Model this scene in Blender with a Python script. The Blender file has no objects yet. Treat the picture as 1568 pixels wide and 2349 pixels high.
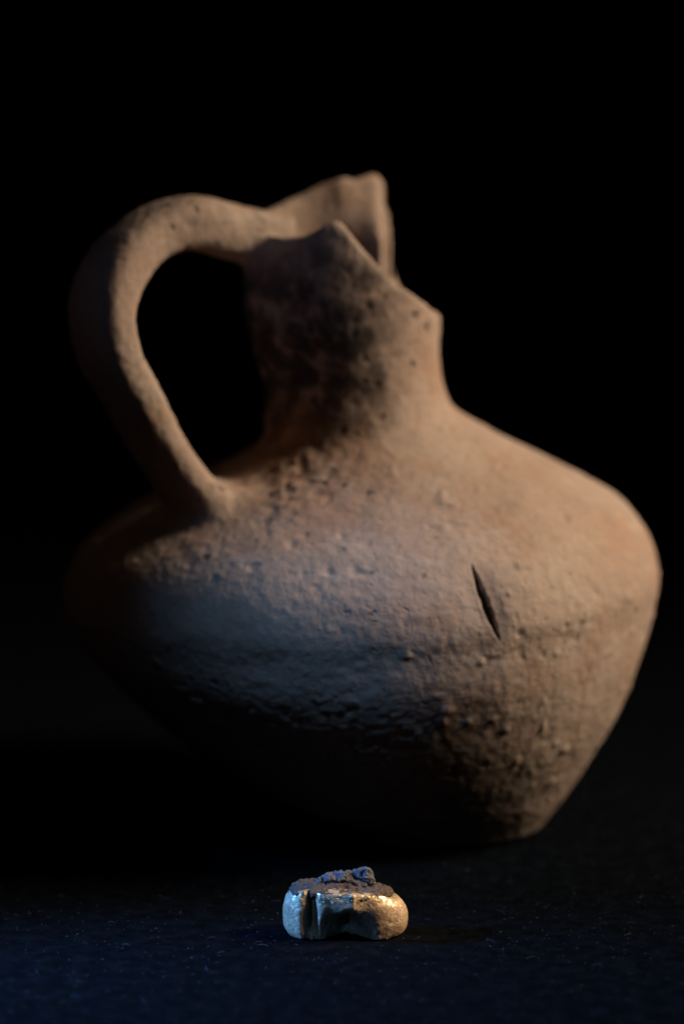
import bpy, bmesh, math, random
import numpy as np
from mathutils import Vector, Matrix
random.seed(7); rng = np.random.default_rng(7)
S = bpy.context.scene
COL = S.collection

# ---------------------------------------------------------------- camera
CAM_H, CAM_D, PITCH, FPX = 0.372, 1.469, math.radians(10.0), 9400.0     # FPX: focal length in units of 1/2349 of the picture height
cam_d = bpy.data.cameras.new('camera'); cam = bpy.data.objects.new('camera', cam_d); COL.objects.link(cam)
cam.location = (0, -CAM_D, CAM_H); cam.rotation_euler = (math.pi/2 - PITCH, 0, 0)
cam_d.sensor_fit = 'VERTICAL'; cam_d.sensor_height = 36.0; cam_d.lens = 36.0*FPX/2349.0
cam_d.clip_start = 0.01; cam_d.clip_end = 50
S.camera = cam
CP = np.array([0, -CAM_D, CAM_H])
def ray(px, py):
    a, b = (px-784)/FPX, -(py-1174.5)/FPX
    d = np.array([a, math.cos(PITCH) + b*math.sin(PITCH), -math.sin(PITCH) + b*math.cos(PITCH)])
    return d
def at(px, py, Y=0.0):
    d = ray(px, py); return CP + d*((Y-CP[1])/d[1])
def ground(px, py):
    d = ray(px, py); return CP + d*(-CP[2]/d[2])
BEAD = ground(791, 2144)
cam_d.dof.use_dof = True
cam_d.dof.focus_distance = float(np.linalg.norm(BEAD + np.array([0, -.006, .008]) - CP))
cam_d.dof.aperture_fstop = 4.2
cam_d.dof.aperture_blades = 9

# ---------------------------------------------------------------- world, lamps, exposure
W = bpy.data.worlds.new('World'); S.world = W; W.use_nodes = True
W.node_tree.nodes['Background'].inputs[0].default_value = (0, 0, 0, 1)
W.node_tree.nodes['Background'].inputs[1].default_value = 0.0
S.view_settings.view_transform = 'Standard'; S.view_settings.look = 'None'
S.view_settings.exposure = 0; S.view_settings.gamma = 1
def aim(o, loc, target):
    o.location = loc
    o.rotation_euler = (Vector(target) - Vector(loc)).to_track_quat('-Z', 'Y').to_euler()
def lamp(name, kind, loc, target, power, color, size=None, cone=None, blend=1.0):
    d = bpy.data.lights.new(name, kind); d.energy = power; d.color = color
    if kind == 'AREA':
        d.shape = 'RECTANGLE'; d.size, d.size_y = size
    else:
        d.spot_size = math.radians(cone); d.spot_blend = blend; d.shadow_soft_size = size
    o = bpy.data.objects.new(name, d); COL.objects.link(o); aim(o, loc, target)
    return o
B = BEAD
key = lamp('warm_lamp', 'AREA', (0.76, -0.06, 0.62), (0.045, -0.04, 0.095), 1.68, (1.0, .93, .79), (.42, .36))
key.data.spread = math.radians(58)
lamp('warm_bead_fill', 'SPOT', (B[0]+.39, B[1]-.085, .38), (B[0]+.015, B[1]-.003, 0.008), 31.0, (1.0, .62, .31), .02, 4.6)  # added narrow fill that brightens the gold piece's right lobe
lamp('blue_lamp', 'SPOT', (-.13, -.56, .92), (-0.002, -0.110, 0.110), 27.0, (.18, .45, 1.0), .03, 8.0)
lamp('blue_side_lamp', 'SPOT', (B[0]-.42, B[1]-.022, .20), (B[0]-.05, B[1]-.06, 0.0), 44.0, (.10, .34, 1.0), .025, 29)
lamp('blue_cloth_fill', 'SPOT', (-.30, -.95, .45), (-.09, -.30, 0), 17.0, (.16, .42, 1.0), .05, 16)  # added fill, brightens only the front left of the cloth
lamp('blue_rim_fill', 'SPOT', (-.50, -.80, .40), (-.022, -.033, .222), 7.0, (.16, .40, 1.0), .05, 5.0)  # added fill for a blue patch on the neck below the rim
lamp('left_fill', 'SPOT', (-.78, -.30, .62), (-.095, -.04, .165), .42, (1.0, .74, .66), .05, 15)  # added dim fill that lifts the handle and left shoulder

# ---------------------------------------------------------------- helpers
def tag(o, label=None, cat=None, group=None, kind=None):
    for k, v in (('label', label), ('category', cat), ('group', group), ('kind', kind)):
        if v: o[k] = v
    return o
def link(name, me, mat=None, parent=None):
    o = bpy.data.objects.new(name, me); COL.objects.link(o)
    if mat: me.materials.append(mat)
    if parent: o.parent = parent
    return o
def mesh_from(verts, faces, name='mesh'):
    me = bpy.data.meshes.new(name); me.from_pydata([tuple(v) for v in verts], [], faces); me.update(); return me
def remesh(verts, faces, voxel):
    me = mesh_from(verts, faces); o = bpy.data.objects.new('tmp', me); COL.objects.link(o)
    m = o.modifiers.new('r', 'REMESH'); m.mode = 'VOXEL'; m.voxel_size = voxel; m.adaptivity = 0
    dg = bpy.context.evaluated_depsgraph_get(); ev = o.evaluated_get(dg); em = ev.to_mesh()
    n = len(em.vertices); co = np.empty(n*3); em.vertices.foreach_get('co', co); co = co.reshape(-1, 3).copy()
    fs = [tuple(p.vertices) for p in em.polygons]
    ev.to_mesh_clear(); bpy.data.objects.remove(o); bpy.data.meshes.remove(me)
    return co, fs
def edges_of(fs):
    e = set()
    for f in fs:
        for a, b in zip(f, f[1:] + f[:1]): e.add((a, b) if a < b else (b, a))
    return np.array(list(e))
def smooth(co, e, iters, w=0.5, weight=None):
    n = len(co); deg = np.bincount(e.ravel(), minlength=n)[:, None].astype(float)
    for _ in range(iters):
        acc = np.zeros_like(co)
        for k in range(3):
            acc[:, k] = np.bincount(e[:, 0], co[e[:, 1], k], n) + np.bincount(e[:, 1], co[e[:, 0], k], n)
        d = (acc/np.maximum(deg, 1) - co)*w
        co = co + (d if weight is None else d*weight[:, None])
    return co
def vnormals(co, fs):
    me = mesh_from(co, fs); n = np.empty(len(co)*3); me.vertices.foreach_get('normal', n)
    bpy.data.meshes.remove(me); return n.reshape(-1, 3)
def _hash(i, j, k, s):
    h = (i*374761393 + j*668265263 + k*2147483647 + s*1274126177) & 0xffffffff
    h = ((h ^ (h >> 13))*1274126177) & 0xffffffff
    h = ((h ^ (h >> 16))*2246822519) & 0xffffffff
    return ((h ^ (h >> 15)) & 0xffff)/65535.0*2 - 1
def vnoise(p, scale, seed=0):
    q = p*scale; i = np.floor(q).astype(np.int64); f = q - i; u = f*f*f*(f*(f*6-15)+10)
    r = 0
    for dx in (0, 1):
        wx = u[:, 0] if dx else 1-u[:, 0]
        for dy in (0, 1):
            wy = u[:, 1] if dy else 1-u[:, 1]
            for dz in (0, 1):
                wz = u[:, 2] if dz else 1-u[:, 2]
                r = r + wx*wy*wz*_hash(i[:, 0]+dx, i[:, 1]+dy, i[:, 2]+dz, seed)
    return r
def fbm(p, scale, octs=3, seed=0):
    r = 0; a = 1.0
    for o in range(octs):
        r = r + a*vnoise(p, scale*2**o, seed+o*17); a *= .5
    return r
def sstep(a, b, x):
    t = np.clip((x-a)/(b-a), 0, 1); return t*t*(3-2*t)
def catmull(pts, n):
    pts = np.array(pts, float); out = []
    P = np.vstack([2*pts[0]-pts[1], pts, 2*pts[-1]-pts[-2]])
    for i in range(1, len(P)-2):
        for k in range(n):
            t = k/n; a, b, c, d = P[i-1], P[i], P[i+1], P[i+2]
            out.append(.5*((2*b) + (c-a)*t + (2*a-5*b+4*c-d)*t*t + (3*b-a-3*c+d)*t**3))
    out.append(P[-2]); return np.array(out)
def parts_split(co, fs, labels, names, mat, parent):
    """one seamless surface handed out as several part meshes, with the normals of the whole"""
    nrm = vnormals(co, fs); res = {}
    for li, nm in enumerate(names):
        sel = [f for f, l in zip(fs, labels) if l == li]
        used = sorted({v for f in sel for v in f}); mp = {v: i for i, v in enumerate(used)}
        me = mesh_from(co[used], [tuple(mp[v] for v in f) for f in sel], nm)
        me.polygons.foreach_set('use_smooth', [True]*len(me.polygons))
        me.normals_split_custom_set_from_vertices([tuple(x) for x in nrm[used]])
        res[nm] = link(nm, me, mat, parent)
    return res

# ---------------------------------------------------------------- materials
class NT:
    def __init__(s, name):
        s.m = bpy.data.materials.new(name); s.m.use_nodes = True; s.t = s.m.node_tree
        s.b = s.t.nodes['Principled BSDF']; s.out = s.t.nodes['Material Output']
        s.co = s.t.nodes.new('ShaderNodeTexCoord').outputs['Object']
    def n(s, typ, **kw):
        o = s.t.nodes.new(typ)
        for k, v in kw.items():
            if hasattr(o, k): setattr(o, k, v)
        return o
    def set(s, sock, v):
        if hasattr(v, 'is_output'): s.t.links.new(v, sock)
        else: sock.default_value = v
    def noise(s, scale, detail=4, rough=.55, vec=None, dist=0):
        o = s.n('ShaderNodeTexNoise'); s.set(o.inputs['Vector'], vec or s.co)
        o.inputs['Scale'].default_value = scale; o.inputs['Detail'].default_value = detail
        o.inputs['Roughness'].default_value = rough; o.inputs['Distortion'].default_value = dist
        return o.outputs['Fac']
    def vor(s, scale, vec=None, rand=1.0):
        o = s.n('ShaderNodeTexVoronoi'); s.set(o.inputs['Vector'], vec or s.co)
        o.inputs['Scale'].default_value = scale; o.inputs['Randomness'].default_value = rand
        return o.outputs['Distance']
    def scale(s, v):
        o = s.n('ShaderNodeMapping'); s.t.links.new(s.co, o.inputs[0]); o.inputs['Scale'].default_value = v
        return o.outputs[0]
    def ramp(s, x, a, b, lo=0.0, hi=1.0):
        o = s.n('ShaderNodeMapRange', interpolation_type='SMOOTHSTEP'); s.set(o.inputs[0], x)
        for i, v in enumerate((a, b, lo, hi)): o.inputs[i+1].default_value = v
        return o.outputs[0]
    def math(s, op, a, b=0.0):
        o = s.n('ShaderNodeMath', operation=op); s.set(o.inputs[0], a); s.set(o.inputs[1], b); return o.outputs[0]
    def mix(s, f, a, b):
        o = s.n('ShaderNodeMix', data_type='RGBA'); s.set(o.inputs[0], f)
        s.set(o.inputs[6], a if hasattr(a, 'is_output') else (*a, 1)); s.set(o.inputs[7], b if hasattr(b, 'is_output') else (*b, 1))
        return o.outputs[2]
    def blob(s, c, r0, r1):
        o = s.n('ShaderNodeVectorMath', operation='DISTANCE'); s.t.links.new(s.co, o.inputs[0]); o.inputs[1].default_value = c
        return s.ramp(o.outputs['Value'], r0, r1, 1.0, 0.0)
    def bump(s, h, dist, prev=None, strength=1.0):
        o = s.n('ShaderNodeBump'); s.set(o.inputs['Height'], h); o.inputs['Distance'].default_value = dist
        o.inputs['Strength'].default_value = strength
        if prev: s.t.links.new(prev, o.inputs['Normal'])
        return o.outputs[0]

def clay_material(stains_shade, pitted):
    k = NT('fired_clay')
    big = k.noise(22, 4); mid = k.noise(75, 5, .6); fine = k.noise(420, 3, .6)
    brushed = k.noise(60, 4, .6, k.scale((1, 1, 4.0)))
    c = k.mix(k.ramp(big, .38, .64), (.325, .202, .136), (.365, .24, .166))
    c = k.mix(k.ramp(k.noise(34, 5, .6), .50, .68, 0, .55), c, (.30, .15, .085))
    c = k.mix(k.ramp(mid, .52, .72, 0, .5), c, (.215, .145, .10))
    c = k.mix(k.ramp(brushed, .55, .75, 0, .35), c, (.45, .33, .245))
    wob = k.n('ShaderNodeVectorMath', operation='MULTIPLY_ADD'); nz = k.n('ShaderNodeTexNoise'); nz.inputs['Scale'].default_value = 260
    k.set(nz.inputs['Vector'], k.co); k.set(wob.inputs[0], nz.outputs['Color']); wob.inputs[1].default_value = (.006, .006, .006); k.set(wob.inputs[2], k.co)
    specks = k.ramp(k.math('ADD', k.vor(150, wob.outputs[0]), k.math('MULTIPLY', k.noise(70, 2), .30)), .20, .36, 1, 0)
    holes = k.ramp(k.math('ADD', k.vor(105, wob.outputs[0]), k.math('MULTIPLY', k.noise(48, 2), .4)), .30, .44, 1, 0)
    for i, (p, rr) in enumerate(pitted):
        w_ = k.blob(p, rr*.55, rr); zone = w_ if i == 0 else k.math('MAXIMUM', zone, w_)
    holes = k.math('MULTIPLY', holes, zone)
    patch = k.ramp(k.noise(30, 3), .48, .64)
    c = k.mix(k.math('MULTIPLY', k.math('MULTIPLY', specks, patch), .55), c, (.09, .055, .036))
    c = k.mix(k.ramp(fine, .35, .75, 0, .35), c, (.21, .14, .10))
    for (p, r, colr, amt) in stains_shade:
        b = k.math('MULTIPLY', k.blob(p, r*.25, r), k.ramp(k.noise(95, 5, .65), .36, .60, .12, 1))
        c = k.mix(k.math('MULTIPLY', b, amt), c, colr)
    c = k.mix(k.math('MULTIPLY', holes, .8), c, (.05, .03, .021))
    k.set(k.b.inputs['Base Color'], c)
    k.b.inputs['Roughness'].default_value = .93
    k.b.inputs['Specular IOR Level'].default_value = .12
    pits = k.math('MULTIPLY', specks, patch)
    h = k.math('SUBTRACT', k.math('ADD', mid, k.math('MULTIPLY', fine, .45)), k.math('MAXIMUM', k.math('MULTIPLY', pits, .45), holes))
    k.set(k.b.inputs['Normal'], k.bump(h, .0009, k.bump(brushed, .0003)))
    return k.m

def velvet_material():
    k = NT('black_velvet')
    f = k.noise(2600, 3, .7); m = k.noise(160, 5, .6); g = k.noise(900, 3, .6)
    c = k.mix(k.ramp(m, .35, .7), (.0030, .0034, .0040), (.0062, .0070, .0082))
    c = k.mix(k.ramp(f, .60, .80, 0, .8), c, (.018, .020, .023))
    k.set(k.b.inputs['Base Color'], c)
    k.b.inputs['Roughness'].default_value = 1; k.b.inputs['Specular IOR Level'].default_value = 0
    k.set(k.b.inputs['Normal'], k.bump(k.math('ADD', f, k.math('ADD', k.math('MULTIPLY', g, 1.2), k.math('MULTIPLY', m, 2))), .0012))
    return k.m

def gold_material():
    k = NT('worn_gold')
    dirt = k.ramp(k.math('ADD', k.math('MULTIPLY', k.noise(150, 6, .7), .6), k.math('MULTIPLY', k.noise(900, 4, .7), .4)), .34, .52)
    sep = k.n('ShaderNodeSeparateXYZ'); k.set(sep.inputs[0], k.co)
    rub = k.ramp(sep.outputs[2], .0105, .0148, 0, 1)                       # the upper edges are rubbed bright
    dirt = k.math('MULTIPLY', dirt, k.math('SUBTRACT', 1.0, k.math('MULTIPLY', rub, k.ramp(k.noise(210, 3), .40, .56, .15, 1))))
    pit = k.ramp(k.vor(1300), .15, .33, 1, 0)
    c = k.mix(k.noise(300, 4), (.66, .48, .27), (.80, .61, .37))
    c = k.mix(k.math('MULTIPLY', dirt, .9), c, (.17, .108, .06))
    c = k.mix(k.math('MULTIPLY', pit, .6), c, (.05, .035, .025))
    k.set(k.b.inputs['Base Color'], c)
    k.set(k.b.inputs['Metallic'], k.ramp(dirt, 0, 1, .95, .12))
    k.set(k.b.inputs['Roughness'], k.ramp(dirt, 0, 1, .27, .7))
    h = k.math('ADD', k.noise(700, 5, .65), k.math('MULTIPLY', dirt, .5))
    h = k.math('SUBTRACT', h, k.math('MULTIPLY', pit, .5))
    k.set(k.b.inputs['Normal'], k.bump(h, .00022))
    return k.m

def soil_material(name, a, b2, d):
    k = NT(name)
    c = k.mix(k.ramp(k.noise(330, 4, .6), .40, .62), a, b2)
    c = k.mix(k.ramp(k.noise(1500, 3, .7), .52, .72), c, d)
    k.set(k.b.inputs['Base Color'], c); k.b.inputs['Roughness'].default_value = 1
    k.b.inputs['Specular IOR Level'].default_value = .08
    k.set(k.b.inputs['Normal'], k.bump(k.noise(1700, 6, .75), .0013))
    return k.m

# ---------------------------------------------------------------- the setting: one black cloth sweeping up behind
def cloth():
    prof = [(-1.6, 0.0), (-.9, 0), (-.6, 0), (-.3, 0), (0, 0), (.35, 0), (.55, 0)]
    for a in range(10, 91, 10):
        prof.append((.55 + .3*math.sin(math.radians(a)), .3 - .3*math.cos(math.radians(a))))
    prof += [(.85, .8), (.85, 1.5)]
    xs = np.linspace(-1.6, 1.6, 33)
    v = [(x, y, z) for y, z in prof for x in xs]
    n = len(xs); f = [(j*n+i, j*n+i+1, (j+1)*n+i+1, (j+1)*n+i) for j in range(len(prof)-1) for i in range(n-1)]
    me = mesh_from(v, f); me.polygons.foreach_set('use_smooth', [True]*len(f))
    return tag(link('backdrop_cloth', me, velvet_material()), kind='structure')
cloth()

# ---------------------------------------------------------------- the jug
SEC = [  # right pixel, left pixel of the outline at each level
    ((1236, None), (762, None)),
    ((1254, 1886), (742, 1893)), ((1315, 1760), (592, 1775)), ((1414, 1600), (392, 1645)), ((1472, 1460), (232, 1505)),
    ((1501, 1365), (158, 1405)), ((1508, 1300), (148, 1345)), ((1482, 1220), (172, 1275)), ((1430, 1154), (235, 1212)),
    ((1356, 1106), (320, 1158)), ((1186, 1020), (470, 1088)), ((1086, 965), (565, 1035)), ((1045, 938), (603, 1000)),
    ((1024, 900), (608, 940)), ((1013, 850), (604, 875)), ((1008, 790), (582, 800)), ((1009, 735), (562, 735))]
rows = []
YC = [-.015, -.015, -.014, -.010, -.005] + [0]*12
for (xr, yr), (xl, yl) in SEC:
    if yr is None:
        a, b = at(xr, 1905), at(xl, 1905); a[2] = b[2] = 0.0008
    else: a, b = at(xr, yr), at(xl, yl)
    rows.append((a[0], a[2], b[0], b[2], YC[len(rows)]))
rows[1] = (rows[1][0], max(rows[1][1], .004), rows[1][2], max(rows[1][3], .004), YC[1])
fine = catmull(rows, 6)
NTH = 360
TH = np.arange(NTH)*2*math.pi/NTH
NC = (fine[-1][0] + fine[-1][2])/2
def ring(row, shrink=0.0):
    xr, zr, xl, zl, yc = row; cx, r = (xr+xl)/2, (xr-xl)/2 - shrink
    x = cx + r*np.cos(TH); t = (x-xl)/(xr-xl)
    return np.stack([x, yc + r*np.sin(TH), zl + (zr-zl)*t], 1)
neckbase = fine[-7]          # top of the fixed rings
R0 = (fine[-1][0]-fine[-1][2])/2
RT = R0*1.02
# rim height round the neck, from the outline of the rim
near = [(580, 541), (640, 546), (690, 543), (728, 526), (748, 512), (770, 506), (790, 514), (808, 536), (832, 566), (870, 606), (905, 641), (950, 669), (985, 692), (1002, 708)]
far = [(1000, 722), (965, 705), (930, 672), (903, 610), (898, 520), (893, 450), (882, 414), (868, 401), (845, 405), (820, 412), (790, 404), (740, 419), (680, 445), (620, 472), (580, 490)]
rim_pts = []
for lst, sg in ((near, -1), (far, 1)):
    for px, py in lst:
        Y = 0
        for _ in range(4):
            p = at(px, py, Y); q = np.clip((p[0]-NC)/RT, -.995, .995); Y = sg*RT*math.sqrt(1-q*q)
        th = math.atan2(Y, q*RT) % (2*math.pi)
        rim_pts.append((th, p[2]))
rim_pts.sort()
ta = np.array([p[0] for p in rim_pts]); za = np.array([p[1] for p in rim_pts])
RIM = np.interp(TH, np.r_[ta[-1]-2*math.pi, ta, ta[0]+2*math.pi], np.r_[za[-1], za, za[0]])
ker = np.ones(3)/3
for _ in range(2): RIM = np.convolve(np.r_[RIM[-1], RIM, RIM[0]], ker, 'valid')
WALL = .0064
rings = [ring(r) for r in fine[:-6]]
base_r = rings[-1]; rb = (fine[-7][0]-fine[-7][2])/2; cb = (fine[-7][0]+fine[-7][2])/2
rowz = np.array([(r[1]+r[3])/2 for r in fine[-13:]]); rowc = np.array([(r[0]+r[2])/2 for r in fine[-13:]]); rowr = np.array([(r[0]-r[2])/2 for r in fine[-13:]])
rowz = np.r_[rowz, .30]; rowc = np.r_[rowc, NC-.001]; rowr = np.r_[rowr, R0*1.05]
zb = base_r[:, 2]
def neck_xy(z, shrink):
    c = np.interp(z, rowz, rowc); r = np.interp(z, rowz, rowr) - shrink
    up = sstep(zb+.035, RIM, z)
    dth = lambda a: (TH-math.radians(a)+math.pi) % (2*math.pi) - math.pi
    flare = .010*sstep(-92, -62, -np.degrees(TH))*sstep(5, 40, np.degrees(TH))*up           # the far lip is bent outwards
    return np.stack([c + r*np.cos(TH), r*np.sin(TH) + flare, z], 1)
for t in np.linspace(0, 1, 30)[1:]:
    rings.append(neck_xy(zb + (RIM-.0015-zb)*t, 0))
rings.append(neck_xy(RIM, .0020)); rings.append(neck_xy(RIM, WALL-.0020))
zin = rowz[0]-.004
for t in np.linspace(0, 1, 30):
    rings.append(neck_xy(RIM-.0015 + (zin-RIM+.0015)*t, WALL))
for k in (.5, .1): rings.append(np.stack([cb+(rb-WALL)*k*np.cos(TH), (rb-WALL)*k*np.sin(TH), np.full(NTH, zin-.006)], 1))
jv = np.vstack(rings); jf = []
for j in range(len(rings)-1):
    for i in range(NTH):
        k = (i+1) % NTH; jf.append((j*NTH+i, j*NTH+k, (j+1)*NTH+k, (j+1)*NTH+i))
jf.append(tuple(reversed(range(NTH)))); jf.append(tuple((len(rings)-1)*NTH+i for i in range(NTH)))
# handle: a strap swept in a vertical plane through the jug's axis
HO = np.array([NC, 0, 0])
def hframe(deg):
    a = math.radians(deg); return np.array([-math.sin(a), math.cos(a), 0])
def on_plane(px, py, deg):
    n = hframe(deg); d = ray(px, py); return CP + d*(np.dot(HO-CP, n)/np.dot(d, n))
MM = .001
HC = [  # pixel of the centre line, thickness in the plane, width across it (mm)
    (655, 558, 20, 16, 198), (600, 547, 20, 19, 199), (525, 530, 20, 23, 201), (445, 510, 19, 26, 203), (357, 530, 17.5, 27, 206), (275, 602, 17.5, 31, 209), (235, 700, 16, 33, 212),
    (246, 805, 15.8, 32, 214), (298, 905, 15.0, 29, 215), (348, 998, 14.5, 29, 216), (402, 1080, 15, 30, 217), (448, 1142, 17, 33, 218), (512, 1180, 25, 44, 218), (575, 1208, 30, 50, 218)]
hc = catmull([np.r_[on_plane(x, y, d), t*MM, w*MM, d] for x, y, t, w, d in HC], 8)
hv = []; M = 32
for i, c in enumerate(hc):
    T = hc[min(i+1, len(hc)-1)][:3] - hc[max(i-1, 0)][:3]; T = T/np.linalg.norm(T); hn = hframe(c[5]); N = np.cross(hn, T)
    for a in range(M):
        ca, sa = math.cos(2*math.pi*a/M), math.sin(2*math.pi*a/M); e = 2/3.1
        hv.append(c[:3] + N*(np.sign(ca)*abs(ca)**e*c[3]/2) + hn*(np.sign(sa)*abs(sa)**e*c[4]/2))
hf = [(i*M+a, i*M+(a+1) % M, (i+1)*M+(a+1) % M, (i+1)*M+a) for i in range(len(hc)-1) for a in range(M)]
hf += [tuple(reversed(range(M))), tuple((len(hc)-1)*M+a for a in range(M))]
o0 = len(jv)
co, fs = remesh(np.vstack([jv, hv]), jf + [tuple(v+o0 for v in f) for f in hf], .00095)
ed = edges_of(fs)
co = smooth(co, ed, 3)
top_j, low_j = hc[10][:3], hc[-14][:3]
def near_pt(p, r): return 1 - sstep(r*.5, r, np.linalg.norm(co-p, axis=1))
wj = np.maximum(near_pt(np.array(hc[12][:3]), .022), near_pt(np.array(hc[-11][:3]), .055))
wj *= 1-sstep(-.0, .012, np.abs(co[:, 2]-9))*0
# keep the thin rim crisp
co = smooth(co, ed, 110, .5, wj*(np.linalg.norm(co[:, :2]-np.array([NC, 0]), axis=1) > R0-.001))
# slit: refine the faces around it, then push in
sa, sb = at(1083, 1296, -.095), at(1148, 1474, -.098)
def slit_coords(c):
    ax = sb-sa; L = np.linalg.norm(ax); ax = ax/L
    d = c-sa; u = (d@ax)/L
    view = np.array([0, 1, -.2]); side = np.cross(ax, view); side /= np.linalg.norm(side)
    return u, d@side, L
front = co[:, 1] < -.03
u, v, L = slit_coords(co)
selv = front & (u > -.15) & (u < 1.15) & (np.abs(v) < .008)
bm = bmesh.new(); bv = [bm.verts.new(c) for c in co]
for f in fs: bm.faces.new([bv[i] for i in f])
bm.verts.index_update(); bm.verts.ensure_lookup_table()
sel = set(np.nonzero(selv)[0].tolist())
for _ in range(2):
    ee = [e for e in bm.edges if (e.verts[0].index in sel and e.verts[1].index in sel)]
    bmesh.ops.subdivide_edges(bm, edges=ee, cuts=1, use_grid_fill=True)
    bm.verts.index_update(); bm.verts.ensure_lookup_table()
    cc = np.array([x.co[:] for x in bm.verts]); u, v, L = slit_coords(cc)
    sel = set(np.nonzero((cc[:, 1] < -.03) & (u > -.1) & (u < 1.1) & (np.abs(v) < .005))[0].tolist())
co = np.array([x.co[:] for x in bm.verts]); fs = [tuple(x.index for x in f.verts) for f in bm.faces]; bm.free()
ed = edges_of(fs); nr = vnormals(co, fs)
# relief of the fired clay: throwing lines, flaked skin, stuck grains, pits
s4 = co*np.array([1, 1, 3.2])
disp = .0005*fbm(co, 38, 2, 3) + .00006*fbm(s4, 90, 2, 11) + .00016*fbm(co, 420, 2, 5)
fl = fbm(co, 120, 3, 21); zone = sstep(-.1, .5, fbm(co, 26, 2, 33))
disp -= .00012*zone*sstep(.30, .62, fl)
disp += .0006*sstep(.60, .82, vnoise(co, 230, 41))*sstep(-.2, .4, fbm(co, 30, 2, 44))*(co[:, 2] < .16)
disp -= .0006*sstep(.58, .80, vnoise(co, 230, 52))*sstep(.0, .5, fbm(co, 34, 2, 57))
att = np.exp(-(np.linalg.norm(co-at(640, 1100, -.035), axis=1)/.028)**2)
disp += att*(.0006*fbm(co, 150, 3, 81) - .0009*sstep(.35, .6, vnoise(co, 210, 83)))
uu, vv, LL = slit_coords(co)
disp *= 1 - .85*np.exp(-(np.maximum(np.abs(vv)-.003, 0)/.003)**2)*((uu > -.15) & (uu < 1.15) & (co[:, 1] < -.03))
rimw = sstep(0, .02, np.linalg.norm(co[:, :2]-np.array([NC, 0]), axis=1)-R0+.03)
co = co + nr*(disp*np.where(co[:, 2] < .002, .2, 1))[:, None]
u, v, L = slit_coords(co)
half = .0019*np.clip(1-np.abs(2*u-1)**2.2, 0, 1)**.8
on = (co[:, 1] < -.03) & (u > 0) & (u < 1)
q = np.where(on, np.clip(1-np.abs(v)/np.maximum(half, 1e-6), 0, 1), 0)
q = np.where(on, np.clip(1-np.abs(v + .0002*vnoise(co, 330, 91))/np.maximum(half*(1+.15*vnoise(co, 420, 92)), 1e-6), 0, 1), 0)
co = co - nr*(np.minimum(q*1.7, 1)*.015*np.clip(half/.0014, 0, 1))[:, None]
bev = np.where((co[:, 1] < -.03) & (u > 0) & (u < 1) & (v > half), np.exp(-((v-half)/.0028)**2), 0)
co = co - nr*(bev*.0011*np.clip(half/.0014, 0, 1))[:, None]
lipd = np.where((v < 0) & (co[:, 1] < -.03) & (u > -.05) & (u < 1.05), np.exp(-((np.abs(v)-half-.0008)/.0009)**2), 0)
co = co + nr*(lipd*.0002*np.clip(half/.002, 0, 1))[:, None]
# which part each face belongs to
cen = np.array([co[list(f)].mean(0) for f in fs])
lab = np.zeros(len(fs), int)
zj = at(1040, 930)[2] - .004
rad = np.hypot(cen[:, 0]-NC, cen[:, 1])
neck = (cen[:, 2] > zj - .05*(NC-cen[:, 0])*4*.2) & (rad < R0*1.25)
lab[neck] = 1
hmid = hc[10:-18]
best = np.full(len(fs), 9.0)
for c in hmid:
    best = np.minimum(best, np.linalg.norm(cen-c[:3], axis=1)/(.5*max(c[3], c[4])*1.12))
lab[(best < 1) & (rad > R0*1.06)] = 2
jug = bpy.data.objects.new('clay_jug', None); COL.objects.link(jug)
tag(jug, 'large brown fired clay jug with looped handle, cutaway rim and slit in its side', 'jug')
nk = lambda px, py: tuple(at(px, py, -.03))
stains_shade = [(nk(770, 690), .034, (.05, .034, .027), .8), (nk(790, 835), .032, (.045, .03, .023), .85), (nk(690, 880), .040, (.035, .025, .02), .92), (nk(660, 740), .034, (.045, .033, .027), .85), (tuple(at(600, 790, 0)), .040, (.03, .022, .018), .97), (tuple(at(625, 900, 0)), .036, (.03, .022, .018), .97), (tuple(at(570, 700, 0)), .036, (.03, .024, .02), .95),  # soot on the neck front; shade painted over the neck's left side
          (tuple(at(640, 1090, -.03)), .030, (.27, .12, .065), .6), (tuple(at(760, 1090, -.05)), .040, (.27, .135, .08), .55),
          (tuple(at(1010, 1800, -.06)), .045, (.12, .075, .045), .6), (tuple(at(1060, 1640, -.09)), .032, (.14, .085, .055), .6),
          (tuple(at(250, 600, -.03)), .030, (.13, .085, .055), .5), (tuple(at(380, 500, -.03)), .026, (.16, .11, .075), .5),  # handle and mouth: dark spots and reddish clay, with dimmer light painted in
          (tuple(at(300, 850, -.04)), .03, (.16, .11, .075), .45), (tuple(at(720, 460, .04)), .026, (.17, .095, .055), .7), (tuple(at(840, 500, .045)), .024, (.17, .095, .055), .7),
          (tuple(at(1090, 1385, -.085)), .010, (.16, .10, .065), .5)]
pitted = [(tuple(at(860, 760, -.03)), .036), (tuple(at(800, 900, -.035)), .030), (tuple(at(640, 1110, -.04)), .034), (tuple(at(760, 1060, -.045)), .03), (tuple(at(330, 560, -.03)), .034),
          (tuple(at(290, 820, -.04)), .03), (tuple(at(1040, 1720, -.08)), .030), (tuple(at(500, 1270, -.07)), .022)]
clay = clay_material(stains_shade, pitted)
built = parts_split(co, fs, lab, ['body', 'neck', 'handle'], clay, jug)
slit_dark = soil_material('slit_shade', (.05, .033, .024), (.06, .038, .026), (.03, .02, .015))  # shade of the slit painted on its walls as a dark material
built['body'].data.materials.append(slit_dark)
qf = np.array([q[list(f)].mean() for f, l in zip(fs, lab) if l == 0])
built['body'].data.polygons.foreach_set('material_index', (qf > .1).astype(int).tolist())

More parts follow.
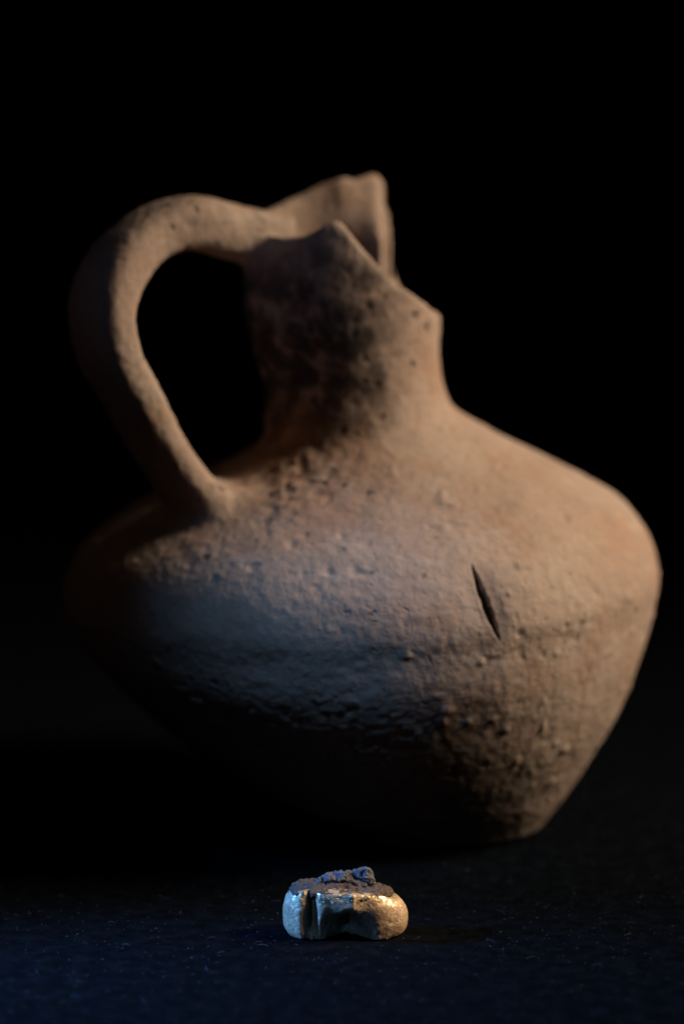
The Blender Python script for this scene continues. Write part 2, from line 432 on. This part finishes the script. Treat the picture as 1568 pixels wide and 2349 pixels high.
# ---------------------------------------------------------------- the gold piece in front
U = 1.358/FPX            # one pixel at its distance
gold = bpy.data.objects.new('gold_bead', None); COL.objects.link(gold); gold.location = BEAD
tag(gold, 'small lobed gold piece with earth crusted on top, lying in front of the clay jug', 'bead')
def ellipsoid(c, r, p=2.0, nu=48, nv=32):
    v = []; f = []
    for j in range(nv+1):
        b = math.pi*(j/nv-.5)
        for i in range(nu):
            a = 2*math.pi*i/nu
            e = 2/p; g = lambda t: math.copysign(abs(t)**e, t)
            v.append((c[0]+r[0]*g(math.cos(b))*g(math.cos(a)), c[1]+r[1]*g(math.cos(b))*g(math.sin(a)), c[2]+r[2]*g(math.sin(b))))
    for j in range(nv):
        for i in range(nu):
            f.append((j*nu+i, j*nu+(i+1) % nu, (j+1)*nu+(i+1) % nu, (j+1)*nu+i))
    f.append(tuple(reversed(range(nu)))); f.append(tuple(nv*nu+i for i in range(nu)))
    return v, f
def union(items, voxel):
    V, F = [], []
    for v, f in items:
        o = len(V); V += list(v); F += [tuple(i+o for i in x) for x in f]
    return remesh(np.array(V)*U, F, voxel)
OUTL = [(-141, 0), (-134, -26), (-114, -49), (-102, -57), (-90, -51), (-81, -34), (-76, -17), (-70, -18), (-66, -46), (-60, -60), (-50, -66), (-30, -68), (0, -72), (17, -76), (25, -71), (38, -64), (46, -63), (58, -63), (80, -61), (106, -52), (127, -38), (139, -14), (142, 6),
        (130, 35), (95, 58), (30, 62), (-40, 60), (-100, 52), (-132, 30), (-141, 0)]
ol = catmull(OUTL, 18)[:-1]; nol = len(ol)
X0, Y0 = ol.T
def pw(x, pts):
    a = np.array(pts, float); return np.interp(x, a[:, 0], a[:, 1])
ztop = pw(X0, [(-141, 108), (-100, 116), (-60, 114), (20, 113), (40, 109), (85, 106), (142, 88)])
itop = pw(X0, [(-141, 30), (-110, 20), (-85, 14), (-66, 6), (20, 4), (40, 9), (80, 18), (142, 38)])
ibot = pw(X0, [(-141, 24), (-100, 12), (-60, 9), (20, 8), (50, 3), (100, 8), (142, 28)])
sx = np.clip(X0, -80, 80); dx, dy = sx-X0, -Y0; dl = np.hypot(dx, dy); dx, dy = dx/dl, dy/dl
gv = []; NR = 90
for j in range(NR+1):
    t = j/NR; z = ztop*t; w0 = np.clip((.42-t)/.42, 0, 1); w1 = np.clip((t-.5)/.5, 0, 1)
    ins = ibot*(1-np.sqrt(np.clip(1-w0**2.4, 0, 1))) + itop*(1-np.sqrt(np.clip(1-w1**2.2, 0, 1)))
    xx, yy = X0+dx*ins, Y0+dy*ins
    push = np.where(Y0 < -10, 72*np.exp(-np.abs((X0-6)/38)**2.2)*(1-sstep(18, 82, z-4*np.sin(X0*.13))), 0)
    gw = np.exp(-((X0+74)/11)**2)*(1-sstep(10, 30, z))*(Y0 < 0)
    yy = yy*(1-gw) - 53*gw
    yy = yy + 9*sstep(-64, -38, X0)*(X0 < 10)*(Y0 < 0)*(1-sstep(35, 70, z))
    gv.append(np.stack([xx, np.minimum(yy+push, np.maximum(yy, 32)), z+1.5], 1))
for k in (.7, .35, .05): gv.append(gv[NR]*np.array([k, k, 1]) + np.array([0, 0, 1]))
gc = np.vstack(gv)*U; nj = len(gv)
gf = [(j*nol+i, j*nol+(i+1) % nol, (j+1)*nol+(i+1) % nol, (j+1)*nol+i) for j in range(nj-1) for i in range(nol)]
gf.append(tuple((nj-1)*nol+i for i in range(nol))); gf.append(tuple(reversed(range(nol))))
gc = smooth(gc, edges_of(gf[:-2]), 12)
gn = vnormals(gc, gf)
gc = gc + gn*(.0003*fbm(gc, 130, 3, 3) + .00007*fbm(gc, 800, 2, 9))[:, None]
me = mesh_from(gc, gf); me.polygons.foreach_set('use_smooth', [True]*len(gf))
link('gold_shell', me, gold_material(), gold)
# crust of earth over the top
crust = [ellipsoid((-76, 6, 113), (46, 46, 11)), ellipsoid((-20, 14, 110), (72, 44, 13)), ellipsoid((52, 10, 102), (54, 46, 11)), ellipsoid((84, 8, 96), (24, 40, 10)), ellipsoid((40, -44, 99), (20, 18, 10)),
         ellipsoid((-104, -2, 106), (20, 42, 12)), ellipsoid((-68, -34, 107), (16, 18, 10)), ellipsoid((66, -38, 101), (16, 14, 6))]
cc, cf = union(crust, .0002)
cc = smooth(cc, edges_of(cf), 2); cn = vnormals(cc, cf)
cc = cc + cn*(.0009*(.35-np.abs(fbm(cc, 300, 3, 7))) + .00034*fbm(cc, 1100, 3, 8))[:, None]
me = mesh_from(cc, cf); me.polygons.foreach_set('use_smooth', [True]*len(cf))
link('soil_crust', me, soil_material('brown_soil', (.105, .09, .078), (.14, .088, .06), (.035, .028, .024)), gold)
# curled flake of grey soil standing on the crust
def tube(pts):
    return [ellipsoid(p[:3], p[3:], 2.2, 20, 14) for p in pts]
items = tube([(-52, 10, 120, 16, 14, 9), (-32, 8, 126, 20, 14, 12), (-12, 8, 128, 20, 14, 13), (6, 6, 122, 15, 12, 9), (20, 6, 116, 15, 12, 8), (34, 6, 114, 15, 12, 8),
              (10, 22, 130, 16, 9, 8), (26, 24, 132, 14, 9, 8), (40, 16, 134, 16, 12, 13), (52, 12, 127, 15, 12, 16), (46, 10, 142, 11, 10, 11), (58, 12, 120, 14, 11, 10)])
kc, kf = union(items, .00019)
kc[:, 2] += 5*U; kc = smooth(kc, edges_of(kf), 3); kn = vnormals(kc, kf)
kc = kc + kn*(.0011*(.35-np.abs(fbm(kc, 330, 3, 17))) + .0003*fbm(kc, 1300, 3, 3))[:, None]
me = mesh_from(kc, kf); me.polygons.foreach_set('use_smooth', [True]*len(kf))
link('soil_flake', me, soil_material('grey_soil', (.15, .15, .16), (.19, .17, .165), (.05, .045, .045)), gold)

# ---------------------------------------------------------------- lint on the cloth
lv, lf = [], []
def strand(p, ang, L, w, h):
    n = 4; o = len(lv); cx, cy = math.cos(ang), math.sin(ang); bend = random.uniform(-.5, .5)
    for i in range(n+1):
        t = i/n; q = (p[0]+cx*L*t - cy*bend*L*t*t, p[1]+cy*L*t + cx*bend*L*t*t, .0002 + h*math.sin(math.pi*t))
        lv.append((q[0]-cy*w, q[1]+cx*w, q[2])); lv.append((q[0]+cy*w, q[1]-cx*w, q[2])); lv.append((q[0], q[1], q[2]+w*1.5))
    for i in range(n):
        a = o+i*3
        for s in range(3): lf.append((a+s, a+(s+1) % 3, a+3+(s+1) % 3, a+3+s))
for _ in range(3000):
    p = (random.uniform(-.15, .15), BEAD[1]+random.uniform(-.19, .22))
    strand(p, random.uniform(0, 6.28), random.uniform(.0002, .0011), random.uniform(.00003, .00007), random.uniform(0, .0004))
for _ in range(60):
    p = (random.uniform(-.13, .13), BEAD[1]+random.uniform(-.15, .15))
    strand(p, random.uniform(0, 6.28), random.uniform(.002, .004), .00005, random.uniform(.0002, .0008))
k = NT('lint'); k.b.inputs['Base Color'].default_value = (.05, .05, .052, 1); k.b.inputs['Roughness'].default_value = 1
tag(link('lint', mesh_from(lv, lf), k.m), 'pale specks of lint scattered over the black cloth', 'lint', kind='stuff')
